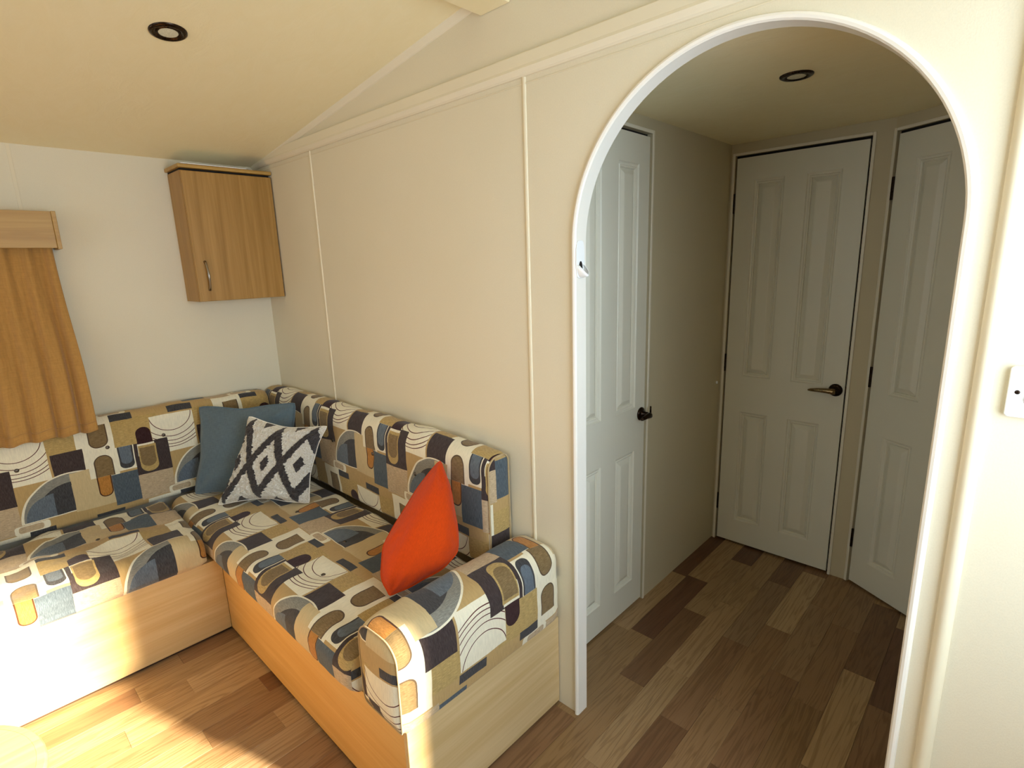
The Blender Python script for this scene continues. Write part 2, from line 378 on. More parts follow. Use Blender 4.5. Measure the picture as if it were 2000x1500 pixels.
struct(wall_hole('wall_right', 0, XR, XR+0.04, YF, 0.0, 1.947, (DY0, DY1, DZ0, DZ1)), 'cream side wall with glazed door opening')
fw = wall_hole('wall_front', 1, YF, YF-0.04, 0, XR, 1.947, (0.7, 3.1, 0.75, 1.85)); struct(fw, 'cream front wall with wide window')
prism('gable', [(0, 1.947), (XR, 1.947), (1.7, zc(1.7))], 1, YF, YF-0.04, M_wall, fw)
w2 = struct(box('window_2', (0.7, YF-0.03, 0.75), (3.1, YF-0.01, 0.79), M_white), 'wide front window')
for a, b in (((0.7, YF-0.03, 1.81), (3.1, YF-0.01, 1.85)), ((0.7, YF-0.03, 0.75), (0.74, YF-0.01, 1.85)), ((3.06, YF-0.03, 0.75), (3.1, YF-0.01, 1.85)), ((1.88, YF-0.03, 0.75), (1.92, YF-0.01, 1.85))):
    box('window_frame', a, b, M_white, w2)
d4 = struct(box('door_4', (XR-0.004, DY0-0.02, DZ0-0.03), (XR+0.02, DY1+0.02, DZ0), M_white), 'frame of the glazed entrance door beside the light switch wall')
for a, b in (((XR-0.004, DY0-0.02, DZ1), (XR+0.02, DY1+0.02, DZ1+0.02)), ((XR-0.004, DY0-0.02, DZ0), (XR+0.02, DY0, DZ1)), ((XR-0.004, DY1, DZ0), (XR+0.02, DY1+0.02, DZ1))):
    box('door_frame', a, b, M_white, d4, 0.002)
# main partition: panels with the archway, gable above the cornice
AX, AR, AZ = 2.3715, 0.3995, 1.49
gab = [(0, 1.95), (XR, 1.95), (XR, zc(XR)), (1.70, zc(1.70)), (0, zc(0))]
wb = struct(prism('wall_back', gab, 1, 0, T, M_wall), 'cream panelled partition wall with an arched opening')
def panel(pts): return prism('wall_panel', pts, 1, 0, T, M_wall, wb)
panel([(0, 0), (0.576, 0), (0.576, 1.95), (0, 1.95)]); panel([(0.576, 0), (1.797, 0), (1.797, 1.95), (0.576, 1.95)])
arc = [(AX-(AR+0.004)*math.cos(math.pi*i/48), AZ+(AR+0.004)*math.sin(math.pi*i/48)) for i in range(49)]
panel([(1.797, 0), (AX-AR-0.004, 0)]+arc+[(AX+AR+0.004, 0), (2.826, 0), (2.826, 1.95), (1.797, 1.95)])
panel([(2.826, 0), (XR, 0), (XR, 1.95), (2.826, 1.95)])
def halfround(name, x, w, d, z0, z1, mat, y=0.0, n=10):
    pts = [(x-w/2*math.cos(math.pi*i/n), y-d*math.sin(math.pi*i/n)) for i in range(n+1)]
    o = prism(name, pts, 2, z0, z1, mat)
    for p in o.data.polygons: p.use_smooth = True
    m = o.modifiers.new('e', 'EDGE_SPLIT'); m.split_angle = math.radians(50); return o
struct(halfround('trim_2', 0.576, 0.013, 0.004, 0.3, 1.945, M_bead), 'narrow vertical joint strip right of cabinet')
struct(halfround('trim_3', 1.797, 0.014, 0.004, 0.3, 1.945, M_bead), 'vertical joint strip left of the arch')
struct(halfround('trim_4', 2.828, 0.027, 0.016, 0.0, 1.96, M_bead), 'padded round vertical strip right of the arch')
# arch liner: swept profile
prof = [(0.0, T+0.006), (0.0, -0.004), (0.003, -0.008), (0.008, -0.0095), (0.0125, -0.008), (0.015, -0.004), (0.0155, 0.0), (0.004, 0.0), (0.004, T), (0.012, T), (0.012, T+0.006)]
path = [((AX-AR, 0.0), (-1, 0)), ((AX-AR, 0.75), (-1, 0))]+[((AX-AR*math.cos(math.pi*i/56), AZ+AR*math.sin(math.pi*i/56)), (-math.cos(math.pi*i/56), math.sin(math.pi*i/56))) for i in range(57)]+[((AX+AR, 0.75), (1, 0)), ((AX+AR, 0.0), (1, 0))]
vs = []; fs = []; k = len(prof)
for (c, nrm) in path:
    for r, y in prof: vs.append((c[0]+nrm[0]*r, y, c[1]+nrm[1]*r))
for i in range(len(path)-1):
    for j in range(k): fs.append((i*k+j, i*k+(j+1) % k, (i+1)*k+(j+1) % k, (i+1)*k+j))
fs += [tuple(range(k)), tuple(range(len(path)*k-1, (len(path)-1)*k-1, -1))]
o = struct(mobj('trim_5', vs, fs, M_trim, None, True), 'white rounded edging lining the archway'); m = o.modifiers.new('e', 'EDGE_SPLIT'); m.split_angle = math.radians(35)
# cornice, small lower lip and crease strip of the sloping ceiling
cor = [(0.0, 1.936), (-0.007, 1.936), (-0.012, 1.940), (-0.020, 1.952), (-0.017, 1.960), (-0.013, 1.990), (-0.009, 1.994), (0.0, 1.994)]
cor = prism('trim_6', cor, 0, 0.0, XR, M_cornice); struct(cor, 'pale horizontal cornice along the partition wall')
struct(box('trim_7', (0.0, -0.002, 1.9185), (XR, 0, 1.9215), M_bead, None, 0.001), 'fine shadow bead under the cornice')
for (xa, xb, nm) in ((0.0, 1.64, 'trim_8'), (1.76, XR, 'trim_9')):
    pts = [(0, zc(xa)), (0, zc(xb)), (0, 0)]
    vs = []
    for x in (xa, xb):
        z = zc(x); vs += [(x, 0, z), (x, -0.016, z), (x, -0.014, z-0.004), (x, -0.004, z-0.017), (x, 0, z-0.019)]
    fs = [tuple(range(5)), tuple(range(9, 4, -1))]+[(i, (i+1) % 5, 5+(i+1) % 5, 5+i) for i in range(5)]
    struct(mobj(nm, vs, fs, M_cornice), 'slim strip along the sloping ceiling, '+('left' if xa == 0 else 'right')+' of the ridge beam')
# ceiling (two slopes), ridge beam
c1 = mobj('ceiling', [(0, YF, zc(0)), (1.7, YF, zc(1.7)), (1.7, T, zc(1.7)), (0, T, zc(0)), (0, YF, zc(0)+.03), (1.7, YF, zc(1.7)+.03), (1.7, T, zc(1.7)+.03), (0, T, zc(0)+.03)],
          [(0, 1, 2, 3), (4, 5, 6, 7), (0, 1, 5, 4), (1, 2, 6, 5), (2, 3, 7, 6), (3, 0, 4, 7)], M_ceil); struct(c1, 'cream embossed sloping ceiling')
mobj('ceiling_slope', [(XR, YF, zc(XR)), (1.7, YF, zc(1.7)), (1.7, T, zc(1.7)), (XR, T, zc(XR)), (XR, YF, zc(XR)+.03), (1.7, YF, zc(1.7)+.03), (1.7, T, zc(1.7)+.03), (XR, T, zc(XR)+.03)],
     [(0, 1, 2, 3), (4, 5, 6, 7), (0, 1, 5, 4), (1, 2, 6, 5), (2, 3, 7, 6), (3, 0, 4, 7)], M_ceil, c1)
bp_ = [(1.642, zc(1.642)+0.01), (1.642, 2.129), (1.752, 2.129), (1.757, 2.134), (1.757, zc(1.757)+0.01)]
struct(prism('trim_10', bp_, 1, YF, -0.001, M_ceil, None, 0.002), 'cream boxed ridge beam on the ceiling')

# ---- hall behind the arch
hx0 = 1.806
P0 = Vector((2.425, GY, 0)); DA = Vector((0.857, -0.515, 0)).normalized(); NA = Vector((-DA.y, DA.x, 0))   # NA points away from the hall
PE = P0+DA*0.66
hc = struct(prism('ceiling_hall', [(hx0-0.04, T), (PE.x+0.05, T), (PE.x+0.05, GY+0.05), (hx0-0.04, GY+0.05)], 2, HZ, HZ+0.03, M_ceil), 'cream hall ceiling beyond the arch')
hc.name = 'ceiling_hall'
dY0, dY1, DH = 0.145, 0.678, 1.880
def framed_wall(name, org, ux, length, s0, s1, top, mat, depth, label):
    """wall along ux from org, with a door opening s0..s1 up to DH; depth vector points behind it"""
    d = Vector(depth); ux = Vector(ux); ps = [(0, 0), (s0, 0), (s0, DH+0.006), (s1, DH+0.006), (s1, 0), (length, 0), (length, top), (0, top)]
    vs = [tuple(Vector(org)+ux*s+Vector((0, 0, z))) for s, z in ps]+[tuple(Vector(org)+ux*s+Vector((0, 0, z))+d) for s, z in ps]; n = len(ps)
    fs = [tuple(range(n)), tuple(range(2*n-1, n-1, -1))]+[(i, (i+1) % n, n+(i+1) % n, n+i) for i in range(n)]
    return struct(mobj(name, vs, fs, mat), label)
framed_wall('wall_hall_left', (hx0, T, 0), (0, 1, 0), GY-T, dY0-T-0.004, dY1-T+0.004, HZ, M_hall, (-0.035, 0, 0), 'beige hall wall holding the left door')
framed_wall('wall_hall_back', (hx0, GY, 0), (1, 0, 0), P0.x-hx0, 1.829-hx0-0.004, 2.350-hx0+0.004, HZ, M_hall, (0, 0.035, 0), 'narrow hall end wall around the facing door')
framed_wall('wall_hall_right', tuple(P0), tuple(DA), 0.66, 0.012-0.004, 0.545+0.004, HZ, M_hall, tuple(NA*0.035), 'angled hall wall around the right door')
struct(box('wall_hall_side', (PE.x, T, 0), (PE.x+0.035, PE.y+0.02, HZ), M_hall), 'short hall side wall hidden right of the arch')

def make_door(name, org, ux, nrm, width, cols, label, hinge_left, handle, tongue):
    """org: bottom-left corner of the front face, ux along the face, nrm out of the face towards the viewer"""
    org = Vector(org); ux = Vector(ux); nrm = Vector(nrm); Z = Vector((0, 0, 1))
    def P(s, z, d=0.0): return tuple(org+ux*s+Z*z+nrm*d)
    zb, zt = 0.010, DH-0.006; rows = ((0.130, 0.702), (0.880, 1.776))
    xs = [0.004]+[c for pr in cols for c in pr]+[width-0.004]; zs = [zb, rows[0][0], rows[0][1], rows[1][0], rows[1][1], zt]
    vs = []; fs = []; idx = {}
    F_ = -0.004
    for i, s in enumerate(xs):
        for j, z in enumerate(zs): idx[i, j] = len(vs); vs.append(P(s, z, F_))
    for i in range(len(xs)-1):
        for j in range(len(zs)-1):
            if i % 2 == 1 and j % 2 == 1: continue
            fs.append((idx[i, j], idx[i+1, j], idx[i+1, j+1], idx[i, j+1]))
    # edges and back
    b = len(vs)
    for s, z in ((xs[0], zb), (xs[-1], zb), (xs[-1], zt), (xs[0], zt)): vs.append(P(s, z, F_-0.026))
    fs.append((b, b+3, b+2, b+1))
    n = len(zs)-1; m = len(xs)-1
    for i in range(m): fs += []
    fs += [tuple([idx[i, 0] for i in range(m+1)]+[b+1, b]), tuple([idx[i, n] for i in range(m+1)]+[b+2, b+3]),
           tuple([idx[0, j] for j in range(n+1)]+[b+3, b]), tuple([idx[m, j] for j in range(n+1)]+[b+2, b+1])]
    me = mobj(name, vs, fs, M_door); struct(me, label)
    for (c0, c1) in cols:
        for (z0, z1) in rows:
            rings = [(0, F_), (0.004, F_-0.0045), (0.010, F_-0.0065), (0.013, F_-0.0035), (0.018, F_-0.0060), (0.020, F_-0.0115), (0.038, F_-0.0015), (0.042, F_-0.0008)]
            v2 = []; f2 = []
            for ins, d in rings:
                ins = min(ins, (c1-c0)/2-0.004)
                v2 += [P(c0+ins, z0+ins, d), P(c1-ins, z0+ins, d), P(c1-ins, z1-ins, d), P(c0+ins, z1-ins, d)]
            for r in range(len(rings)-1):
                for q in range(4): f2.append((r*4+q, r*4+(q+1) % 4, (r+1)*4+(q+1) % 4, (r+1)*4+q))
            e = (len(rings)-1)*4; f2.append((e, e+1, e+2, e+3))
            mobj('panel', v2, f2, M_door, me)
    # black sheet behind as painted shade in the door gap, and frame beads
    g = mobj('gap', [P(-0.004, 0.0, -0.020), P(width+0.004, 0, -0.020), P(width+0.004, DH+0.006, -0.020), P(-0.004, DH+0.006, -0.020)], [(0, 1, 2, 3)], M_dark, me)
    sol = g.modifiers.new('s', 'SOLIDIFY'); sol.thickness = 0.002
    fw_, fp = 0.011, 0.005
    for s0, s1, z0, z1 in ((-0.004-fw_, -0.003, 0, DH+0.006+fw_), (width+0.003, width+0.004+fw_, 0, DH+0.006+fw_), (-0.003, width+0.003, DH+0.005, DH+0.006+fw_)):
        v3 = [P(a, z, d) for a in (s0, s1) for z in (z0, z1) for d in (0.0005, fp)]
        bev(mobj('door_frame', v3, BF, M_frame, me), 0.002)
    # hinges
    sh = 0.0 if hinge_left else width
    for zh in (0.214, 0.940, 1.680):
        v4 = [P(a, z, d) for a in (sh-0.004, sh+0.0045) for z in (zh-0.043, zh+0.043) for d in (-0.004, 0.004)]
        bev(mobj('hinge', v4, BF, M_bronze, me), 0.0015)
    # lever handle
    if handle:
        hs, hz_, dr = handle
        Mx = Matrix((ux, Z.cross(ux)*-1 if False else Z, nrm)).transposed().to_4x4(); Mx.translation = org+ux*hs+Z*hz_+nrm*F_
        rose = lathe('door_handle', [(0.0, 0.0), (0.026, 0.0), (0.0275, 0.002), (0.026, 0.006), (0.020, 0.009), (0.012, 0.011), (0.011, 0.034)], M_bronze, me, Mx)
        def H(s, z, d): return org+ux*(hs+s)+Z*(hz_+z)+nrm*(F_+d)
        lv = tube('lever', [H(-0.008*dr, 0, 0.040), H(0.0, 0, 0.041), H(0.03*dr, 0.001, 0.042), H(0.06*dr, 0.000, 0.043), H(0.088*dr, -0.003, 0.041), H(0.098*dr, -0.005, 0.038)], [0.010, 0.0125, 0.0105, 0.0085, 0.0065, 0.004], M_brass if tongue else M_bronze, rose, 12)
        lv['label'] = 'satin brass lever' if tongue else 'dark bronze lever'
        if not tongue: tube('turn_piece', [H(0.026, 0.004, 0.03), H(0.026, 0.030, 0.03)], [0.004, 0.0035], M_bronze, rose, 8)
    if tongue:
        v5 = [P(a, z, d) for a in (width-0.002, width+0.007) for z in (0.845, 0.885) for d in (-0.003, 0.004)]
        bev(mobj('strike_plate', v5, BF, M_bronze, me), 0.002)
    return me
make_door('door_1', (hx0, dY0, 0), (0, 1, 0), (1, 0, 0), dY1-dY0, ((0.262-dY0, 0.368-dY0), (0.468-dY0, 0.602-dY0)), 'white four-panel door on the left of the hall, half behind the arch edge', True, (0.645-dY0, 0.845, -0.62), False)
make_door('door_2', (1.829, GY, 0), (1, 0, 0), (0, -1, 0), 0.521, ((1.912-1.829, 2.040-1.829), (2.128-1.829, 2.260-1.829)), 'white four-panel door facing down the hall', True, (2.312-1.829, 0.866, -1.0), True)
make_door('door_3', tuple(P0+DA*0.012), tuple(DA), tuple(-NA), 0.533, ((0.082, 0.206), (0.322, 0.446)), 'white four-panel door on the angled wall at the right of the hall', True, None, False)

# ------------------------------------------------------------------ ceiling spotlights
def spotlight(loc, nrm, r, label):
    root = empty('ceiling_spotlight', loc); q = Vector(nrm).to_track_quat('Z', 'Y').to_matrix().to_4x4(); q.translation = Vector(loc)
    k = r/0.046
    ring = lathe('bezel', [(0.046*k, 0.0), (0.0455*k, 0.003*k), (0.040*k, 0.006*k), (0.033*k, 0.0055*k), (0.030*k, 0.002*k), (0.0285*k, 0.001*k)], M_bronze, None, q, 40, False)
    inner = lathe('baffle', [(0.0285*k, 0.001*k), (0.026*k, 0.004*k), (0.0235*k, 0.004*k), (0.0225*k, 0.0005)], M_bronze, None, q, 40, False)
    lens = lathe('lens', [(0.0, 0.0050), (0.012*k, 0.0048), (0.0245*k, 0.0040)], M_lens, None, q, 32, False)
    adopt(root, [ring, inner, lens]); tag(root, label, 'spotlight', 'recessed bronze ceiling spotlights')
spotlight((1.063, -0.632, zc(1.063)), (0.138, 0, -1), 0.047, 'round bronze spotlight in the sloping ceiling above the sofa')
spotlight((2.314, 0.571, HZ), (0, 0, -1), 0.044, 'round bronze spotlight in the hall ceiling beyond the arch')

# ------------------------------------------------------------------ wall cabinet
cr = empty('wall_cabinet', (0.0, -0.195, 1.321)); pts = []
pts.append(box('cabinet_body', (0.002, -0.388, 1.321), (0.168, -0.003, 1.880), M_oakv, None, 0.001))
pts.append(box('top_board', (0.002, -0.398, 1.888), (0.190, -0.003, 1.903), M_oaky, None, 0.002))
pts.append(box('top_gap_shade', (0.002, -0.386, 1.880), (0.160, -0.005, 1.888), M_dark))  # black strip standing in for shade beneath the top board
dr = box('door', (0.170, -0.388, 1.322), (0.186, -0.006, 1.877), M_oakv, None, 0.002); pts.append(dr)
ha = [(0.186+0.022*math.sin(math.pi*t_/10)**0.8, -0.347+0.004*t_/10, 1.497-0.126*t_/10) for t_ in range(11)]
h = tube('handle', ha, [0.006, 0.005, 0.0045, 0.0045, 0.005, 0.0055, 0.005, 0.0045, 0.0045, 0.005, 0.006], M_nickel, None, 10); h['label'] = 'bowed satin nickel handle'
adopt(cr, pts); h.parent = dr; h.matrix_parent_inverse = Matrix.Translation(cr.location).inverted() @ Matrix.Translation(cr.location)
tag(cr, 'oak-effect single-door cabinet high in the wall corner', 'cabinet')
tag(box('plastic_sheet', (0.05, -0.385, 1.9035), (0.1925, -0.115, 1.9065), M_white, None, 0.0008), 'thin white sheet lying on top of the oak cabinet', 'sheet')

# ------------------------------------------------------------------ pelmet and curtain
pr = empty('window_pelmet', (0.0, -1.5, 1.556))
adopt(pr, [box('pelmet_board', (0.086, -2.45, 1.560), (0.100, -0.836, 1.696), M_oaky, None, 0.001),
           box('pelmet_end', (0.001, -0.836, 1.556), (0.107, -0.822, 1.697), M_oaky, None, 0.0015),
           box('pelmet_end', (0.001, -2.464, 1.556), (0.107, -2.450, 1.697), M_oaky, None, 0.0015),
           box('pelmet_top', (0.001, -2.45, 1.682), (0.086, -0.836, 1.694), M_oaky)])
tag(pr, 'oak-effect box pelmet over the caramel curtain', 'pelmet')
def curtain(y0, y1, z0, z1, name):
    nu, nv = 240, 44; vs = []; uv = []; fs = []
    for j in range(nv+1):
        v = j/nv
        for i in range(nu+1):
            u = i/nu; ln = abs(y1-y0)
            ph = u*ln/0.036*math.pi; ph += 0.9*math.sin(u*7+1.3)
            drop = 1-v
            a = (0.010+0.010*drop)*(0.75+0.25*math.sin(u*11+2))
            wav = math.sin(ph+0.35*math.sin(3*v+u*9))
            wav = math.copysign(abs(wav)**0.75, wav)
            x = 0.055+0.110*max(0, (drop-0.35)/0.65)**1.3+a*wav+0.003*math.sin(ph*2.1+4*v)
            sq = 0.965+0.035*drop
            y = y0+(y1-y0)*u*sq+0.006*math.cos(ph)*drop+0.006*math.sin(v*5)*(1-u)
            z = z0+(z1-z0)*v+0.006*math.sin(ph*1.0+1)*drop**3 - 0.015*u*0
            vs.append((x, y, z)); uv.append((u*ln, v*abs(z1-z0)))
    for j in range(nv):
        for i in range(nu):
            a = j*(nu+1)+i; fs.append((a, a+1, a+nu+2, a+nu+1))
    o = mobj(name, vs, fs, M_curtain, None, True, uv); s = o.modifiers.new('s', 'SOLIDIFY'); s.thickness = 0.003; return o, vs, nu
co, cvs, nu = curtain(-0.842, -1.72, 0.834, 1.60, 'curtain')
co.name = 'curtain_cloth'
hem = [tuple(Vector(cvs[(nu+1)*2+i])+Vector((0.0015, 0, 0))) for i in range(0, nu+1, 2)]
hm = tube('hem', hem, 0.0022, M_curtain, None, 6)
ct = empty('curtain', (0.06, -1.28, 0.80)); adopt(ct, [co, hm]); tag(ct, 'caramel brown curtain hanging in soft folds under the pelmet', 'curtain')

# ------------------------------------------------------------------ sofa bases
BH = 0.326
sb = empty('sofa_base', (0.32, -1.2, 0)); CY = YF+0.35
adopt(sb, [box('front_board', (0.618, CY, 0.012), (0.634, -0.598, BH), M_basey, None, 0.001), box('seat_board', (0.005, CY, BH-0.012), (0.618, -0.005, BH-0.001), M_basey),
           box('end_board', (0.005, CY-0.016, 0.012), (0.634, CY, BH), M_basex), box('plinth', (0.60, CY, 0.0), (0.624, -0.598, 0.012), M_sub)])
tag(sb, 'pale wood sofa base along the window wall, brightly sunlit', 'sofa base', 'boxed bases of the corner sofa')
sb2 = empty('sofa_base', (1.27, -0.3, 0))
adopt(sb2, [box('front_board', (0.636, -0.598, 0.012), (1.876, -0.582, BH), M_basex, None, 0.001), box('end_panel', (1.876, -0.599, 0.010), (1.892, -0.003, BH), M_baseend, None, 0.001),
            box('seat_board', (0.62, -0.582, BH-0.012), (1.876, -0.005, BH-0.001), M_basex), box('plinth', (0.64, -0.585, 0.0), (1.880, -0.57, 0.012), M_sub), box('plinth', (1.870, -0.585, 0.0), (1.885, -0.003, 0.010), M_sub)])
tag(sb2, 'pale wood sofa base along the partition wall, coloured warm for floor bounce, open end by the arch', 'sofa base', 'boxed bases of the corner sofa')

# ------------------------------------------------------------------ cushions
def rprofile(w, h, radii, seg=7, sub=0.02):
    """closed profile of a rounded rectangle from bottom-left, anticlockwise: radii bl, br, tr, tl"""
    pts = []
    for (cx, cy, a0), r, k in zip(((0, 0, 180), (w, 0, 270), (w, h, 0), (0, h, 90)), radii, range(4)):
        ox = cx+(r if cx == 0 else -r); oy = cy+(r if cy == 0 else -r)
        for i in range(seg+1):
            a = math.radians(a0+90*i/seg); pts.append((ox+r*math.cos(a), oy+r*math.sin(a)))
    out = []
    for i in range(len(pts)):
        p = Vector(pts[i]); q = Vector(pts[(i+1) % len(pts)]); L = (q-p).length
        n = max(1, int(L/sub))
        for j in range(n): out.append(tuple(p.lerp(q, j/n)))
    return out
def cushion(name, org, ax, bx, L, w, h, radii, uvo, puff=0.012, endpuff=0.01, seed=0, buttons=(), step=0.02, wr=0.003, flip=1, taper=None, pipe=(1, 1), sag=0.0, pipe_r=0.0032, vf=1, both=False):
    """profile plane spanned by bx (w) and Z (h), swept along ax for L. UV: u along ax, v around the profile from the bottom front"""
    org = Vector(org); ax = Vector(ax); bx = Vector(bx); Z = Vector((0, 0, 1))
    pr = rprofile(w, h, radii); n = len(pr)
    per = [0.0]
    for i in range(n): per.append(per[-1]+(Vector(pr[(i+1) % n])-Vector(pr[i])).length)
    N = max(6, int(L/step)); vs = []; uv = []; fs = []
    cx, cy = w/2, h/2
    off = Vector((seed*3.1, seed*1.7, 0))
    def place(a, b, s, t_):
        k = 1.0
        e = 4*t_*(1-t_); e = min(1, e*2.2)
        fx = 4*max(0, min(1, a/w))*(1-max(0, min(1, a/w))); fy = 4*max(0, min(1, b/h))*(1-max(0, min(1, b/h)))
        dx = (a-cx)/w*2; dy = (b-cy)/h*2
        A = a+(dx if (dx > 0 or both) else 0)*puff*fy*e*0.6; B = b+max(dy, 0)*puff*fx*e
        if b > cy: B -= sag*fx*e
        edge = (1-min(1, min(t_, 1-t_)*L/0.03))**2
        A -= dx*edge*0.006; B -= dy*edge*0.006
        p = org+ax*s+bx*A+Z*B
        nn = noise.noise(p*7+off)*wr*2.0+noise.noise(p*19+off)*wr
        nn *= 1 if b > 0.02 else 0.2
        p = p+bx*((dx if (dx > 0 or both) else 0)*nn*0.8)+Z*(max(0, dy)*nn)
        for (bs, ba, bb) in buttons:
            d2 = (s-bs)**2+(a-ba)**2+(b-bb)**2
            f = math.exp(-d2/0.0016)*0.010
            p = p-bx*dx*f*abs(dx)-Z*dy*f*abs(dy)
        return p
    for i in range(N+1):
        t_ = i/N; s = L*t_
        for j in range(n):
            a, b = pr[j]; vs.append(place(a, b, s, t_)); 
    # loops need a seam, so use per-loop UV lists: build as faces with explicit uvs
    fuv = []
    for i in range(N):
        for j in range(n):
            j2 = (j+1) % n
            fs.append((i*n+j, (i+1)*n+j, (i+1)*n+j2, i*n+j2))
            fuv.append([(L*i/N*flip, vf*per[j]), (L*(i+1)/N*flip, vf*per[j]), (L*(i+1)/N*flip, vf*per[j+1]), (L*i/N*flip, vf*per[j+1])])
    # end caps by shrinking rings
    R = 5
    for end, base, sgn in ((0, 0, -1), (1, N*n, 1)):
        prev = [base+j for j in range(n)]
        for r in range(1, R+1):
            k = 1-r/R; cur = []
            if r == R:
                c = len(vs); vs.append(place(cx, cy, end*L, end)+ax*sgn*endpuff)
                for j in range(n): fs.append((prev[j], prev[(j+1) % n], c)); fuv.append([(pr_uv(pr, prev, j, k0, cx, cy)) for k0 in ()] or None)
                for q in range(n):
                    j = q; j2 = (q+1) % n; kk = 1-(R-1)/R
                    fuv[-n+q] = [(cx+(pr[j][0]-cx)*kk, cy+(pr[j][1]-cy)*kk), (cx+(pr[j2][0]-cx)*kk, cy+(pr[j2][1]-cy)*kk), (cx, cy)]
                break
            for j in range(n):
                a, b = cx+(pr[j][0]-cx)*k, cy+(pr[j][1]-cy)*k
                cur.append(len(vs)); vs.append(place(a, b, end*L, end)+ax*sgn*endpuff*(1-k**2)**0.5)
            kp = 1-(r-1)/R
            for j in range(n):
                j2 = (j+1) % n
                fs.append((prev[j], prev[j2], cur[j2], cur[j]))
                fuv.append([(cx+(pr[j][0]-cx)*kp, cy+(pr[j][1]-cy)*kp), (cx+(pr[j2][0]-cx)*kp, cy+(pr[j2][1]-cy)*kp), (cx+(pr[j2][0]-cx)*k, cy+(pr[j2][1]-cy)*k), (cx+(pr[j][0]-cx)*k, cy+(pr[j][1]-cy)*k)])
            prev = cur
    me = bpy.data.meshes.new('cover'); me.from_pydata([tuple(v) for v in vs], [], fs); me.materials.append(M_fab)
    ul = me.uv_layers.new(name='UVMap')
    for p, q in zip(me.polygons, fuv):
        p.use_smooth = True
        for li, c in zip(p.loop_indices, q): ul.data[li].uv = (c[0]+uvo[0], c[1]+uvo[1])
    bm = bmesh.new(); bm.from_mesh(me); bmesh.ops.recalc_face_normals(bm, faces=bm.faces); bm.to_mesh(me); bm.free()
    cov = bpy.data.objects.new('cover', me); COL.objects.link(cov)
    root = empty(name, org+ax*L/2+bx*w/2); parts = [cov]
    for e, i in ((0, 0), (1, N)):
        if pipe[e]: parts.append(tube('piping', [vs[i*n+j]+ax*(-0.001 if e == 0 else 0.001) for j in range(n)], pipe_r, M_pipe, None, 6, True))
    for (bs, ba, bb) in buttons:
        p = place(ba, bb, bs, 0.5); dx = (ba-cx)/w*2; dy = (bb-cy)/h*2
        nr = (Z if abs(dy) > 0.9 else bx*(1 if dx > 0 else -1))
        Mx = nr.to_track_quat('Z', 'Y').to_matrix().to_4x4(); Mx.translation = p-nr*0.001
        parts.append(lathe('button', [(0.0, 0.006), (0.004, 0.0055), (0.0075, 0.003), (0.0085, 0.0), (0.0, -0.002)], M_btn, None, Mx, 16, False))
    adopt(root, parts); return root
def pr_uv(*a): return None

# left wing seat (along y) : profile plane x-z, front is +x. bx=+x
c = cushion('seat_cushion', (0.118, -0.653, 0.328), (0, -1, 0), (1, 0, 0), 2.25, 0.550, 0.122, (0.03, 0.035, 0.05, 0.03), (0.302, -0.52), endpuff=0.003, seed=1, flip=-1, sag=0.004, wr=0.009, pipe=(0, 0), buttons=((0.28, 0.24, 0.122), (0.75, 0.24, 0.122)))
tag(c, 'patterned retro seat cushion along the window wall, front edge in sunlight', 'seat cushion', 'long seat cushions of the corner sofa')
c = cushion('seat_cushion', (0.150, -0.098, 0.328), (1, 0, 0), (0, -1, 0), 1.545, 0.536, 0.125, (0.03, 0.035, 0.055, 0.03), (0.015, -0.49), seed=4, sag=0.004, wr=0.004, pipe=(0, 0), buttons=((0.98, 0.22, 0.125), (1.12, 0.38, 0.125), (0.60, 0.22, 0.125)))
tag(c, 'patterned retro seat cushion along the partition wall, under the orange cushion', 'seat cushion', 'long seat cushions of the corner sofa')
c = cushion('back_cushion', (0.006, -0.125, 0.445), (0, -1, 0), (1, 0, 0), 2.77, 0.118, 0.412, (0.02, 0.025, 0.045, 0.03), (1.025, -0.145), seed=7, flip=-1, puff=0.014, wr=0.003, pipe=(0, 0), buttons=((0.687, 0.118, 0.30), (0.977, 0.118, 0.285), (0.48, 0.118, 0.30)))
tag(c, 'patterned retro backrest cushion under the curtain along the window wall', 'back cushion', 'long backrest cushions of the corner sofa')
c = cushion('back_cushion', (0.010, -0.004, 0.458), (1, 0, 0), (0, -1, 0), 1.685, 0.105, 0.396, (0.02, 0.03, 0.05, 0.03), (0.355, -0.233), seed=11, puff=0.012, endpuff=0.004, wr=0.003, pipe=(0, 1), buttons=((1.30, 0.105, 0.245), (1.02, 0.105, 0.26), (0.7, 0.105, 0.25)))
tag(c, 'patterned retro backrest cushion along the partition wall, ending beside the arm', 'back cushion', 'long backrest cushions of the corner sofa')
# arm: swept along y, front cap faces the camera side; profile plane x-z
c = cushion('arm_cushion', (1.722, -0.012, 0.328), (0, -1, 0), (1, 0, 0), 0.600, 0.180, 0.252, (0.02, 0.012, 0.050, 0.050), (0.252, 0.62), seed=15, flip=1, vf=-1, both=True, puff=0.012, endpuff=0.014, wr=0.003, pipe=(0, 1), pipe_r=0.0022)
tag(c, 'patterned retro arm cushion standing at the end of the sofa by the arch', 'arm cushion')

